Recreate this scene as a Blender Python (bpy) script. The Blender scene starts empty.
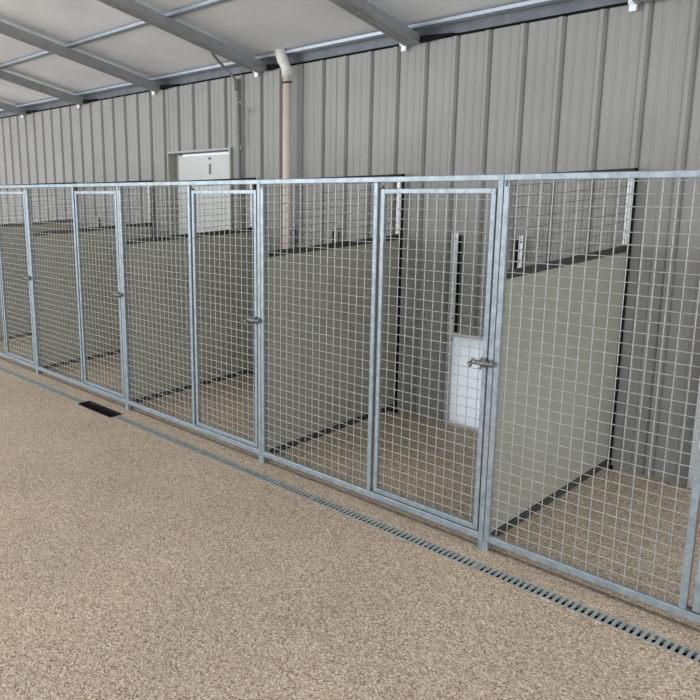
import bpy, math, random
from mathutils import Vector, Matrix
random.seed(4)
S = bpy.context.scene
COL = S.collection

# ------------------------------------------------------------------ camera
cd = bpy.data.cameras.new('camera'); cam = bpy.data.objects.new('camera', cd); COL.objects.link(cam)
yaw, pitch, roll = -0.917690, -0.191216, -0.034014
f = Vector((math.sin(yaw)*math.cos(pitch), math.cos(yaw)*math.cos(pitch), math.sin(pitch)))
r = Vector((math.cos(yaw), -math.sin(yaw), 0)); u = r.cross(f)
r2 = r*math.cos(roll) + u*math.sin(roll); u2 = -r*math.sin(roll) + u*math.cos(roll)
M = Matrix((r2, u2, -f)).transposed().to_4x4(); M.translation = Vector((1.64734, -3.31434, 1.87807))
cam.matrix_world = M
cd.sensor_width = 36; cd.sensor_fit = 'HORIZONTAL'; cd.lens = 722.97/700*36
cd.shift_x = 0.28592; cd.shift_y = -0.04951; cd.clip_start = .05; cd.clip_end = 200
S.camera = cam
# ------------------------------------------------------------------ world, light, exposure
w = bpy.data.worlds.new('sky'); S.world = w; w.use_nodes = True
bg = w.node_tree.nodes['Background']; bg.inputs[0].default_value = (0.86, 0.93, 1.0, 1); bg.inputs[1].default_value = 1.5
def area(name, loc, target, sx, sy, power, color):
    l = bpy.data.lights.new(name, 'AREA'); l.shape = 'RECTANGLE'; l.size = sx; l.size_y = sy; l.energy = power; l.color = color
    o = bpy.data.objects.new(name, l); COL.objects.link(o); o.location = loc
    o.rotation_euler = (Vector(target)-Vector(loc)).to_track_quat('-Z', 'Y').to_euler(); return o
area('daylight_opening', (-8.0, -8.0, 2.7), (-5.0, 1.5, 1.4), 6.0, 3.4, 260, (0.94, 0.96, 1.0))
S.view_settings.view_transform = 'Standard'; S.view_settings.look = 'None'
S.view_settings.gamma = 1; S.view_settings.use_curve_mapping = False
S.view_settings.exposure = 0.6

# ------------------------------------------------------------------ materials
def mat(name, base, rough=.5, metal=0., noise=None, bump=None, spec=.5):
    """noise=(scale, colour2, detail, low, high)  bump=(scale, strength)"""
    m = bpy.data.materials.new(name); m.use_nodes = True; nt = m.node_tree
    b = nt.nodes['Principled BSDF']; b.inputs['Base Color'].default_value = (*base, 1)
    b.inputs['Roughness'].default_value = rough; b.inputs['Metallic'].default_value = metal
    b.inputs['Specular IOR Level'].default_value = spec
    tc = nt.nodes.new('ShaderNodeTexCoord')
    if noise:
        n = nt.nodes.new('ShaderNodeTexNoise'); n.inputs['Scale'].default_value = noise[0]; n.inputs['Detail'].default_value = noise[2]
        cr = nt.nodes.new('ShaderNodeValToRGB'); e = cr.color_ramp.elements
        e[0].position = noise[3]; e[0].color = (*base, 1); e[1].position = noise[4]; e[1].color = (*noise[1], 1)
        nt.links.new(tc.outputs['Object'], n.inputs['Vector']); nt.links.new(n.outputs['Fac'], cr.inputs[0])
        nt.links.new(cr.outputs[0], b.inputs['Base Color'])
    if bump:
        n2 = nt.nodes.new('ShaderNodeTexNoise'); n2.inputs['Scale'].default_value = bump[0]; n2.inputs['Detail'].default_value = 3
        bp = nt.nodes.new('ShaderNodeBump'); bp.inputs['Strength'].default_value = bump[1]; bp.inputs['Distance'].default_value = .01
        nt.links.new(tc.outputs['Object'], n2.inputs['Vector']); nt.links.new(n2.outputs['Fac'], bp.inputs['Height'])
        nt.links.new(bp.outputs[0], b.inputs['Normal'])
    return m

def pebble(name, cols, scale=150, tint=(1, 1, 1)):
    """resin-bound pebble coating: voronoi stones of mixed tan tones, large soft wear"""
    m = bpy.data.materials.new(name); m.use_nodes = True; nt = m.node_tree; L = nt.links.new
    b = nt.nodes['Principled BSDF']; b.inputs['Roughness'].default_value = .62; b.inputs['Specular IOR Level'].default_value = .35
    tc = nt.nodes.new('ShaderNodeTexCoord')
    v = nt.nodes.new('ShaderNodeTexVoronoi'); v.inputs['Scale'].default_value = scale; L(tc.outputs['Object'], v.inputs['Vector'])
    sep = nt.nodes.new('ShaderNodeSeparateColor'); L(v.outputs['Color'], sep.inputs[0])
    v2 = nt.nodes.new('ShaderNodeTexNoise'); v2.inputs['Scale'].default_value = scale*.5; v2.inputs['Detail'].default_value = 2
    L(tc.outputs['Object'], v2.inputs['Vector'])
    mx0 = nt.nodes.new('ShaderNodeMix'); mx0.inputs[0].default_value = .42
    L(sep.outputs[0], mx0.inputs[2]); L(v2.outputs['Fac'], mx0.inputs[3])
    cr = nt.nodes.new('ShaderNodeValToRGB'); cr.color_ramp.interpolation = 'LINEAR'
    pos = [.2, .36, .5, .64, .82]
    e = cr.color_ramp.elements
    e[0].position = pos[0]; e[0].color = (*cols[0], 1); e[1].position = pos[4]; e[1].color = (*cols[4], 1)
    for i in (1, 2, 3):
        x = e.new(pos[i]); x.color = (*cols[i], 1)
    L(mx0.outputs[0], cr.inputs[0])
    n = nt.nodes.new('ShaderNodeTexNoise'); n.inputs['Scale'].default_value = 1.3; n.inputs['Detail'].default_value = 4
    L(tc.outputs['Object'], n.inputs['Vector'])
    mr = nt.nodes.new('ShaderNodeMapRange'); mr.inputs[1].default_value = .3; mr.inputs[2].default_value = .7
    mr.inputs[3].default_value = .9; mr.inputs[4].default_value = 1.08; L(n.outputs['Fac'], mr.inputs[0])
    mul = nt.nodes.new('ShaderNodeMix'); mul.data_type = 'RGBA'; mul.blend_type = 'MULTIPLY'; mul.inputs[0].default_value = 1
    L(cr.outputs[0], mul.inputs[6]); L(mr.outputs[0], mul.inputs[7]); L(mul.outputs[2], b.inputs['Base Color'])
    bp = nt.nodes.new('ShaderNodeBump'); bp.inputs['Strength'].default_value = .35; bp.inputs['Distance'].default_value = .003
    L(v.outputs['Distance'], bp.inputs['Height']); bp.invert = True; L(bp.outputs[0], b.inputs['Normal'])
    return m

M_floor = pebble('tan_pebble_resin', [(.17, .115, .075), (.40, .295, .205), (.50, .385, .288), (.58, .46, .352), (.82, .71, .585)], 180)
M_slab = pebble('grey_tan_pebble_resin', [(.16, .115, .075), (.36, .28, .20), (.47, .37, .275), (.56, .455, .34), (.78, .67, .54)], 180)
M_lip = mat('lip_edge', (.07, .06, .05), .9, noise=(40, (.16, .13, .10), 4, .4, .7))
M_galv = mat('galvanised_tube', (.235, .275, .30), .42, .45, noise=(34, (.335, .38, .40), 5, .35, .65), bump=(60, .08))
M_wire = mat('galvanised_wire', (.34, .345, .325), .4, .4, noise=(50, (.45, .45, .43), 2, .4, .6))
M_wire_shade = mat('shaded_divider_wire', (.13, .13, .125), .55, .3, noise=(50, (.22, .22, .21), 2, .4, .6))  # galvanised wire with the shade on the dividers put into its colour
M_wall = mat('grey_ribbed_steel', (.250, .240, .222), .5, .0, noise=(2.5, (.285, .275, .257), 4, .3, .7), bump=(9, .05))
M_ceil = mat('vinyl_insulation', (.60, .61, .615), .75, 0, noise=(1.6, (.75, .755, .755), 6, .3, .7), bump=(5, .35))
M_raft = mat('dark_grey_steel', (.25, .255, .255), .5, .3, noise=(8, (.32, .325, .325), 3, .3, .7))
M_eave = mat('dark_blue_grey_steel', (.10, .11, .12), .5, .3, noise=(10, (.15, .16, .175), 3, .3, .7))
M_purl = mat('purlin_steel', (.33, .37, .42), .4, .5, noise=(12, (.40, .44, .48), 3, .3, .7))
M_panel = mat('tan_grey_panel', (.335, .328, .262), .42, 0, noise=(1.5, (.385, .374, .302), 4, .3, .7), spec=.5)
M_dark = mat('dark_steel_angle', (.035, .034, .030), .6, .2, noise=(30, (.075, .07, .06), 3, .4, .7))
M_black = mat('black_parts_and_shade', (.010, .010, .010), .9, spec=.1)  # black parts, and strips that stand in for shadow
M_white = mat('white_plastic_and_slit_light', (.80, .84, .88), .45, 0, noise=(3, (.86, .89, .92), 3, .3, .7))
M_slide = mat('translucent_white_plastic', (.86, .88, .90), .4)
def _tr(m):
    nt = m.node_tree; b = nt.nodes['Principled BSDF']; tr = nt.nodes.new('ShaderNodeBsdfTranslucent'); tr.inputs[0].default_value = (.88, .90, .92, 1)
    mx = nt.nodes.new('ShaderNodeMixShader'); mx.inputs[0].default_value = .45
    nt.links.new(b.outputs[0], mx.inputs[1]); nt.links.new(tr.outputs[0], mx.inputs[2]); nt.links.new(mx.outputs[0], nt.nodes['Material Output'].inputs[0])
_tr(M_slide)
M_door = mat('white_painted_door', (.50, .515, .485), .5, 0, noise=(3, (.56, .57, .54), 3, .3, .7))
M_trim = mat('grey_door_trim', (.36, .35, .31), .5)
M_pipe = mat('beige_pink_pvc', (.60, .50, .43), .5, 0, noise=(6, (.66, .56, .49), 3, .3, .7))
M_tape = mat('pale_pipe_wrap', (.70, .68, .62), .7, 0, noise=(18, (.52, .50, .46), 4, .45, .7), bump=(30, .5))
M_alu = mat('aluminium_rail', (.60, .60, .61), .4, .5, noise=(20, (.70, .70, .70), 3, .4, .7))
M_grate = mat('galvanised_grate', (.34, .355, .33), .6, .2, noise=(25, (.43, .44, .41), 4, .35, .7))
M_bolt = mat('bright_bolt', (.55, .55, .53), .45, .3)
M_cable = mat('grey_cable', (.22, .22, .21), .6)
M_latch = mat('worn_latch_steel', (.10, .10, .095), .45, .5, noise=(90, (.28, .275, .26), 2, .4, .6))

# ------------------------------------------------------------------ mesh helper
class MB:
    def __init__(s): s.v = []; s.f = []
    def poly(s, vs, fs):
        n = len(s.v); s.v += [tuple(v) for v in vs]; s.f += [tuple(i+n for i in q) for q in fs]; return s
    def box(s, x0, x1, y0, y1, z0, z1):
        vs = [(x, y, z) for z in (z0, z1) for y in (y0, y1) for x in (x0, x1)]
        return s.poly(vs, [(0, 2, 3, 1), (4, 5, 7, 6), (0, 1, 5, 4), (1, 3, 7, 5), (3, 2, 6, 7), (2, 0, 4, 6)])
    def tube(s, pts, rad, n=8, cap=True):
        pts = [Vector(p) for p in pts]; rings = []
        for i, p in enumerate(pts):
            d = (pts[min(i+1, len(pts)-1)] - pts[max(i-1, 0)]).normalized()
            a = Vector((0, 0, 1)) if abs(d.z) < .9 else Vector((1, 0, 0))
            x = d.cross(a).normalized(); y = d.cross(x).normalized()
            rr = rad[i] if isinstance(rad, (list, tuple)) else rad
            rings.append([p + x*rr*math.cos(2*math.pi*k/n) + y*rr*math.sin(2*math.pi*k/n) for k in range(n)])
        vs = [v for q in rings for v in q]; fs = []
        for i in range(len(pts)-1):
            for k in range(n):
                a, b = i*n+k, i*n+(k+1) % n; fs.append((a, b, b+n, a+n))
        if cap: fs += [tuple(range(n))[::-1], tuple(range((len(pts)-1)*n, len(pts)*n))]
        return s.poly(vs, fs)
    def prism(s, prof, axis, a, b):
        """closed profile (list of 2D) extruded along axis 'x' (prof=y,z), 'y' (prof=x,z) or 'z' (prof=x,y)"""
        n = len(prof)
        def P(q, t): return {'x': (t, q[0], q[1]), 'y': (q[0], t, q[1]), 'z': (q[0], q[1], t)}[axis]
        vs = [P(q, a) for q in prof] + [P(q, b) for q in prof]
        fs = [(i, (i+1) % n, (i+1) % n+n, i+n) for i in range(n)] + [tuple(range(n))[::-1], tuple(range(n, 2*n))]
        return s.poly(vs, fs)
    def build(s, name, m, parent=None, smooth=False, bevel=0):
        me = bpy.data.meshes.new(name); me.from_pydata(s.v, [], s.f); me.materials.append(m)
        import bmesh
        bm = bmesh.new(); bm.from_mesh(me); bmesh.ops.recalc_face_normals(bm, faces=bm.faces); bm.to_mesh(me); bm.free()
        o = bpy.data.objects.new(name, me); COL.objects.link(o)
        if smooth:
            for p in me.polygons: p.use_smooth = len(p.vertices) == 4
        if bevel:
            b = o.modifiers.new('bevel', 'BEVEL'); b.width = bevel; b.segments = 2; b.limit_method = 'ANGLE'
        if parent: o.parent = parent
        return o
def tag(o, label, cat, group=None):
    o['label'] = label; o['category'] = cat
    if group: o['group'] = group
    return o
def thing(name, label, cat, loc=(0, 0, 0), group=None):
    o = bpy.data.objects.new(name, None); COL.objects.link(o); o.location = loc; o.empty_display_size = .2
    return tag(o, label, cat, group)
def struct(o): o['kind'] = 'structure'; return o

# ------------------------------------------------------------------ dimensions
W = 1.5102; H = 1.83; D = 1.5219; FZ = -.013; HP = .834
XL, XR = -15.0, 4.2; YF = -9.0
DY0, DY1 = -.215, -.135                       # drain channel
BX0, BX1 = -3.43, -2.945                      # catch basin
EAVE = 2.735; SL = .25

# ------------------------------------------------------------------ setting: floor
fb = MB()
fb.box(XL, XR, YF, DY0, FZ-.2, FZ)
fb.box(XL, XR, DY1, .004, FZ-.2, FZ)
fb.box(XL, XR, DY0, DY1, FZ-.2, FZ-.091)
fb.box(XL, -8.43, DY0, DY1, FZ-.09, FZ)
fb.box(3.06, XR, DY0, DY1, FZ-.09, FZ)
struct(fb.build('floor', M_floor))
struct(MB().box(-8.43, 3.06, DY0, DY1, FZ-.09, FZ-.085).box(-8.43, 3.06, DY0, DY0+.0006, FZ-.085, FZ-.002).box(-8.43, 3.06, DY1-.0006, DY1, FZ-.085, FZ-.002).build('trim_3', M_black))
struct(MB().box(XL, XR, .012, D+.06, -.2, 0).build('floor', M_slab))
struct(MB().box(XL, XR, .004, .012, -.2, -.001).build('trim_1', M_lip))

# ------------------------------------------------------------------ setting: back wall with vertical ribs
DX0, DX1, DZ = -4.245, -3.335, 2.10           # doorway
P = .2268; R0 = -1.136
def wall_profile(xa, xb):
    """(x, y) polyline of the ribbed face; ribs stand out to the inside (-y)"""
    pts = []
    n0 = int(math.floor((xa-R0)/P))-1; n1 = int(math.ceil((xb-R0)/P))+1
    for n in range(n0, n1):
        c = R0+n*P - .015                      # rib centre, its right flank shows
        pts += [(c-.026, 0), (c-.010, -.018), (c+.010, -.018), (c+.021, .002), (c+.023, .011), (c+.033, .011), (c+.035, 0)]
        for q in (.085, .145): pts += [(c+q-.010, 0), (c+q-.004, -.0035), (c+q+.004, -.0035), (c+q+.010, 0)]
    pts = [p for p in pts if xa < p[0] < xb]
    return [(xa, 0)] + pts + [(xb, 0)]
wb = MB()
HOLES = [(k*W+.443+.018, k*W+.443+.438) for k in (-4, -2, -1, 0)]
cuts = []; xa = XL
for h0, h1 in [HOLES[0], (DX0, DX1)] + HOLES[1:]:
    cuts.append((xa, h0, -.05, EAVE)); xa = h1
    cuts.append((h0, h1, DZ if h0 == DX0 else .674, EAVE))
cuts.append((xa, XR, -.05, EAVE))
for xa, xb, z0, z1 in cuts:
    pr = wall_profile(xa, xb); n = len(pr)
    vs = [(x, D+y, z0) for x, y in pr] + [(x, D+y, z1) for x, y in pr]
    wb.poly(vs, [(i, i+1, i+1+n, i+n) for i in range(n-1)])
    wb.box(xa, xb, D+.013, D+.05, z0, z1)
wall = struct(wb.build('wall_back', M_wall))
for i in range(62):
    x = -6.45 + i*.1512
    if x > 2: break
    MB().tube([(x, D-.003, 2.636), (x, D-.026 if abs(((x-R0+.018)/P) % 1 - .5) > .4 else D-.010, 2.636)], .0045, 8).build('screw', M_galv, wall)


# ceiling (insulated roof skin)
def roofz(y): return EAVE+SL*(D-y)
cb = MB(); T = .145
cb.prism([(D+.10, roofz(D+.10)+T-.055), (YF, roofz(YF)+T-.055), (YF, roofz(YF)+T), (D+.10, roofz(D+.10)+T)], 'x', XL, XR+.1)
struct(cb.build('ceiling', M_ceil))
# eave closure strip above the wall; the black strip under it stands in for shadow
struct(MB().box(XL, XR, D+.001, D+.05, EAVE+.001, EAVE+.017).build('eave_shadow', M_black))
struct(MB().box(XL, XR, D-.004, D+.05, EAVE+.0175, EAVE+T-.06).build('trim_4', M_eave))

# rafters: run up from the wall over the camera
raft_x = [-7.20, -5.80, -4.36, -2.90, -1.45, 0.0]
labels_r = ['dark steel rafter farthest away, at the far left edge of the photo',
            'dark steel rafter second from the far left, meeting the wall at a white clip',
            'dark steel rafter meeting the wall just left of the white wall door',
            'dark steel rafter meeting the wall just left of the beige vent pipe',
            'wide dark steel rafter meeting the wall right of the beige vent pipe',
            'dark steel rafter end with pale clip at the upper right of the photo']
def rafter(x, label):
    t = thing('roof_rafter', label, 'rafter', (x, D-.055, EAVE+.006), 'steel rafters under the roof')
    yb = YF+.05-(D-.055)
    def sec(x0, x1, a, b):                     # sloped bar in local coordinates, a..b above the rafter's underside
        return ([(0-.0, a), (yb, a-SL*yb), (yb, b-SL*yb), (0, b)], x0, x1)
    m = MB()
    for x0, x1, a, b in [(-.058, .058, -.016, .0445), (-.058, -.034, -.020, -.0163), (.034, .058, -.020, -.0163), (-.008, .008, -.019, -.0163)]:
        pr, a0, b0 = sec(x0, x1, a, b); m.prism(pr, 'x', a0, b0)
    m.build('beam', M_raft, t)
    c = MB().box(-.096, -.060, .012, .030, -.050, .02).box(-.096, -.0585, -.006, .0115, -.012, .02)
    c.build('wall_clip', M_white, t)
    MB().prism([(.059, -.014), (.30, .004), (.30, .012), (.059, .030)], 'y', .0, .050).build('foot_shadow', M_black, t)  # black wedge standing in for the shadow beside the rafter foot
    return t
for x, l in zip(raft_x, labels_r): rafter(x, l)
# purlins: run along the building on top of the rafters
def purlin(y, label):
    z = roofz(y)+.0445+.006+.02*SL+.006
    t = thing('roof_purlin', label, 'purlin', (XL, y, z), 'purlins along the roof')
    h = T-.055-.0445-.022
    L_ = XR-XL
    MB().box(0, L_, -.045, -.012, 0, .004).box(0, L_, -.045, -.041, .0045, h).box(0, L_, .014, .042, 0, .004).box(0, L_, .038, .042, .0045, h).build('channel', M_purl, t)
    MB().box(0, L_, -.0115, .0135, .004, h).build('web', M_eave, t)
purlin(D-.085, 'pale blue steel purlin along the eave just above the ribbed wall')
purlin(.45, 'pale blue steel purlin crossing the rafters at the upper left')
purlin(-.75, 'pale steel purlin nearest the viewer, crossing overhead')

# ------------------------------------------------------------------ man door in the back wall
dr = struct(MB().box(DX0+.072, DX1-.009, D+.052, D+.085, .01, DZ-.035).build('door_1', M_door))
jb = MB()
jb.box(DX0-.006, DX0+.008, D-.030, D+.10, 0, DZ-.0125).box(DX1-.008, DX1+.012, D-.030, D+.10, 0, DZ-.0125).box(DX0-.006, DX1+.012, D-.030, D+.10, DZ-.012, DZ+.008)
jb.box(DX0+.0085, DX0+.0715, D+.075, D+.10, 0, DZ-.012)
jb.box(DX0+.0085, DX1-.009, D+.1005, D+.11, 0, DZ)
struct(jb.build('door_frame', M_trim, dr))
struct(MB().box(DX0+.09, DX1-.02, D+.046, D+.053, 1.790, 1.806).build('door_rail', M_trim, dr))
struct(MB().box(DX0+.16, DX1-.015, D+.040, D+.052, DZ-.05, DZ-.028).build('door_light_slit', M_white, dr))  # white strip standing in for the slit of light at the door top
struct(MB().box(-3.700, -3.686, D+.035, D+.052, 1.87, 1.97).build('door_bolt', M_galv, dr))
struct(MB().tube([(-3.69, D+.052, 2.02), (-3.69, D+.032, 2.02)], .010, 12).build('door_knob', M_latch, dr))

# ------------------------------------------------------------------ wire mesh
def wires(m, a0, a1, z0, z1, plane, off, pitch=.0508, rad=.0021, first=None, n=5, zfirst=None):
    """vertical and horizontal wires; plane 'y': wires lie in XZ at y=off; plane 'x': in YZ at x=off"""
    def pt(a, z, d): return (a, off+d, z) if plane == 'y' else (off+d, a, z)
    a = (a0+pitch*.5) if first is None else first
    while a < a1:
        m.tube([pt(a, z0, rad*.8), pt(a, z1, rad*.8)], rad, n, False); a += pitch
    z = (z0+pitch*.6) if zfirst is None else zfirst
    while z < z1:
        m.tube([pt(a0, z, -rad*.8), pt(a1, z, -rad*.8)], rad, n, False); z += pitch
    return m

# ------------------------------------------------------------------ kennel fronts
def kennel_front(x0, label, has_bolt):
    t = thing('kennel_section', label, 'kennel', (x0, 0, FZ), 'kennel fronts in a row')
    z = lambda h: h-FZ
    th = .0125
    for a in (.0015, W-.0265):
        MB().box(a, a+.025, -th, th, 0, z(H-.001)).build('post', M_galv, t, bevel=.003)
    MB().box(HP-.0125, HP+.0125, -th, th, z(.072), z(H-.028)).build('hinge_post', M_galv, t, bevel=.003)
    MB().box(.0005, W-.0005, -th-.001, th+.001, z(H-.028), z(H)).build('top_rail', M_galv, t, bevel=.003)
    MB().box(.0265, W-.0265, -th, th, z(.034), z(.070)).build('bottom_rail', M_galv, t, bevel=.003)
    wires(MB(), .0265, HP-.0125, z(.07), z(H-.028), 'y', 0, first=.0265+.030, zfirst=z(.07)+.0508*.9).build('wire_mesh', M_wire, t)
    # foot brackets under the posts
    MB().box(.0015, .030, -th-.010, -th-.0005, .001, .052).build('foot_bracket', M_galv, t, bevel=.002)
    # gate
    g0, g1 = HP+.0125+.020, W-.0265-.007
    gz0, gz1 = z(.078), z(H-.062)
    g = MB().box(g0, g0+.022, -th, th, gz0, gz1).box(g1-.022, g1, -th, th, gz0, gz1)
    g.box(g0+.022, g1-.022, -th, th, gz0, gz0+.027).box(g0+.022, g1-.022, -th, th, gz1-.024, gz1)
    gate = g.build('gate', M_galv, t, bevel=.002)
    wires(MB(), g0+.022, g1-.022, gz0+.027, gz1-.024, 'y', 0, first=g0+.022+.035, zfirst=gz0+.027+.036).build('gate_mesh', M_wire, gate)
    for hz in (gz0-.004, gz1-.004):
        MB().tube([(g0+.004, -.0, hz-.012), (g0+.004, -.0, hz+.02)], .0065, 10).build('hinge_pin', M_dark, gate)
        MB().box(HP+.0125, g0+.01, -.006, .006, hz+.002, hz+.010).build('hinge_tab', M_dark, gate)
    # slide bolt latch
    lz = z(.945)
    la = MB().tube([(g1-.062, -th-.020, lz+.004), (g1-.045, -th-.024, lz), (g1+.045, -th-.018, lz)], .012, 10)
    la.box(g1-.024, g1+.002, -th-.014, -th-.0005, lz-.022, lz+.022).box(g1+.012, g1+.034, -th-.014, -th-.0005, lz-.016, lz+.016)
    la.tube([(g1-.058, -th-.020, lz), (g1-.070, -th-.034, lz-.010), (g1-.056, -th-.040, lz-.016)], .010, 8)
    la.tube([(g1-.018, -th-.010, lz-.02), (g1-.018, -th-.022, lz-.026), (g1-.008, -th-.024, lz-.020)], .005, 8)
    la.build('latch', M_latch, gate, smooth=True)
    # corner loop at the top of the left post
    MB().tube([(.014, -th-.003, z(H-.052)), (.018, -th-.014, z(H-.046)), (.016, -th-.003, z(H-.030))], .0035, 8).build('corner_pin', M_dark, t)
    return t
fronts = [(0, 'nearest galvanised wire kennel front, its gate cut off by the right edge'),
          (-1, 'galvanised wire kennel front whose gate shows the white dog door behind'),
          (-2, 'galvanised wire kennel front before the beige pipe and wall door, right of the drain basin'),
          (-3, 'galvanised wire kennel front just behind the black floor drain basin'),
          (-4, 'galvanised wire kennel front farthest away, cut off by the left edge')]
for k, l in fronts: kennel_front(k*W, l, True)

# ------------------------------------------------------------------ dividers between kennels
def divider(x0, label):
    t = thing('kennel_divider', label, 'kennel divider', (x0, 0, 0), 'dividers between kennels')
    y0, y1 = .018, D-.062
    e = .012
    MB().box(-.004, .006, y0+.03, y1+.012, .058, 1.345).build('solid_panel', M_panel, t, bevel=.002)
    MB().box(-e, e, y0, y0+.026, 0, 1.792).build('front_post', M_galv, t, bevel=.003)
    # rear post: bright above the panel, behind the sheet below it
    MB().box(-.012, -.0045, y1-.010, y1+.016, .03, 1.345).box(-.012, .012, y1-.010, y1+.016, 1.390, 1.800).build('rear_post', M_alu, t)
    MB().box(-.010, .014, y0+.028, y1+.018, 1.3455, 1.382).build('middle_rail', M_dark, t, bevel=.002)
    MB().prism([(-.010, .026), (.020, .024), (.022, .028), (.012, .057), (-.010, .057)], 'y', y0+.028, y1+.018).build('bottom_rail', M_dark, t)
    MB().box(-.010, .010, y0, y1+.018, 1.8005, 1.826).build('top_rail', M_dark, t, bevel=.002)
    wires(MB(), y0+.026, y1-.010, 1.389, 1.800, 'x', 0, rad=.0018).build('upper_mesh', M_wire_shade, t)
    MB().box(-.002, .020, y1+.0195, y1+.036, .03, 1.826).build('rear_strip', M_black, t)  # black strip between the rear post and the wall
    MB().box(-.006, .040, y1-.020, y1+.018, .0005, .0235).build('foot_block', M_black, t)
    for q in (.22, .74, 1.26):
        MB().tube([(.006, q, 1.30), (.0085, q, 1.30)], .006, 8).build('rivet', M_bolt, t)
dl = [(0, 'tan sheet divider with dark top rail, left side of the nearest kennel'),
      (-1, 'tan sheet divider left of the kennel holding the visible white dog door'),
      (-2, 'tan sheet divider that covers the lower part of the white wall door'),
      (-3, 'tan sheet divider left side of the kennel directly behind the black drain basin'),
      (-4, 'tan sheet divider farthest away at the left edge of the photo')]
for k, l in dl: divider(k*W, l)

# ------------------------------------------------------------------ guillotine dog doors on the back wall
def dog_door(x0, label):
    t = thing('dog_door', label, 'dog door', (x0, D, 0), 'sliding dog doors on the back wall')
    for a in (0.0, .455):
        s = 1 if a == 0 else -1
        MB().box(a-.017, a+.017, -.030, -.0255, .002, 1.41).box(a-.017*s-.002, a-.017*s+.002, -.052, -.030, .002, 1.41).build('rail', M_alu, t)
        gx = a+.028*s
        MB().box(gx-.011, gx+.011, -.029, -.0255, .70, 1.39).build('gap_shadow', M_black, t)  # black strip standing in for the shadowed gap beside the rail
        for z in (1.37, .80, .64):
            MB().tube([(a, -.0302, z), (a, -.034, z)], .006, 8).build('screw', M_dark, t)
    MB().box(.020, .436, -.040, -.0255, .035, .672).build('slide_panel', M_slide, t)
    MB().box(.019, .437, -.041, -.0255, .6725, .70).build('header', M_alu, t, bevel=.002)
    MB().box(.019, .437, -.048, -.0255, .001, .034).build('sill', M_alu, t, bevel=.002)
for k, l in [(0, 'white sliding dog door in the nearest kennel, at the right edge'),
             (-1, 'white sliding dog door seen clearly behind the gate latch, between metal rails'),
             (-2, 'sliding dog door behind tan divider, only its rail tops show beside the vent pipe'),
             (-4, 'white sliding dog door in the farthest kennel at the left edge')]:
    dog_door(k*W+.443+(.02 if k == -2 else 0), l)

# ------------------------------------------------------------------ pipe, conduit, cable
t = thing('vent_pipe', 'beige plastic vent pipe rising up the ribbed wall into the roof', 'pipe', (-2.566, D-.104, 0))
MB().tube([(0, 0, .02), (0, 0, 2.64)], .036, 24).build('pipe', M_pipe, t, smooth=True)
MB().tube([(0, 0, 2.585), (0, 0, 2.60)], .040, 24).build('clamp', M_dark, t, smooth=True)
MB().tube([(0, 0, 2.635), (0, 0, 2.68), (-.012, -.01, 2.73), (-.03, -.02, 2.775), (-.04, -.035, 2.82), (-.045, -.04, 2.86)], [.043, .044, .040, .045, .042, .044], 20).build('wrapped_elbow', M_tape, t, smooth=True)
t = thing('wall_conduit', 'thin grey electrical conduit on the wall right of the white door', 'conduit', (-3.205, D-.036, 0))
MB().tube([(0, 0, .4), (0, 0, 2.70)], .014, 12).build('tube', M_cable, t, smooth=True)
for z in (2.1, 2.5): MB().box(-.026, .026, .0, .0145, z-.01, z+.01).build('strap', M_galv, t)
c = MB().tube([(-3.205, D-.07, 2.60), (-3.21, D-.075, 2.70), (-3.24, D-.14, 2.78), (-3.22, D-.26, 2.84), (-3.14, D-.40, 2.88), (-3.02, D-.54, 2.895), (-2.955, D-.60, 2.90)], .011, 10)
tag(c.build('electrical_cable', M_cable, smooth=True), 'grey cable curving from the wall conduit up to the rafter', 'cable')
c = MB().tube([(-3.13, D-.035, 2.10), (-3.13, D-.035, 2.30), (-3.125, D-.04, 2.40), (-3.10, D-.06, 2.43), (-3.06, D-.06, 2.425), (-3.04, D-.05, 2.40)], .006, 8)
tag(c.build('wire_hook', M_cable, smooth=True), 'thin bent wire end sticking out of the wall beside the conduit', 'wire')

# ------------------------------------------------------------------ floor drain
def grate(x0, x1, label, bolts):
    L_ = x1-x0-.002; w_ = DY1-DY0
    t = thing('drain_grate', label, 'drain grate', (x0+.001, DY0, FZ), 'slotted drain grate sections')
    m = MB(); e = .009
    m.box(0, L_, .0005, e, -.020, .0015).box(0, L_, w_-e, w_-.0005, -.020, .0015)
    pitch = .0262; n = int(L_/pitch); x = 0; off = (L_-n*pitch)/2
    m.box(0, off+.0075, e, w_-e, -.016, .001)
    for i in range(n):
        a = off+i*pitch+.0130; b = a+.0136 if i < n-1 else L_
        m.box(a, b, e, w_-e, -.004, .001)
    m.build('slotted_plate', M_grate, t)
    for b in bolts:
        MB().tube([(b, w_/2, .0), (b, w_/2, .003)], .007, 12).build('bolt', M_bolt, t)
ordr = ['first', 'second', 'third', 'fourth', 'fifth', 'sixth']
for i in range(6):
    x0 = BX1+i*1.0
    lab = '%s slotted steel drain section to the right of the black basin' % ordr[i]
    if i == 5: lab = 'last slotted steel drain section, out beyond the right edge'
    grate(x0, min(x0+1.0, 3.05), lab, (.23, .735))
for i in range(5):
    grate(BX0-(i+1)*1.0, BX0-i*1.0, '%s slotted steel drain section to the left of the black basin' % ordr[i], (.25, .75))
t = thing('catch_basin', 'black rectangular catch basin grate in the floor drain line', 'drain basin', (BX0, DY0-.018, FZ))
m = MB().box(.002, BX1-BX0-.002, -.002, .012, -.03, .006).box(.002, BX1-BX0-.002, .104, .118, -.0005, .006).box(.002, .014, .012, .104, -.03, .006).box(BX1-BX0-.014, BX1-BX0-.002, .012, .104, -.03, .006)
m.build('frame', M_black, t)
m = MB()
for i in range(16): m.box(.024+i*.0285, .036+i*.0285, .012, .104, -.012, .003)
m.box(.014, BX1-BX0-.014, .052, .062, -.012, .0045)
m.build('grid', M_black, t)
MB().box(.014, BX1-BX0-.014, .02, .095, -.07, -.05).build('tray', M_black, t)
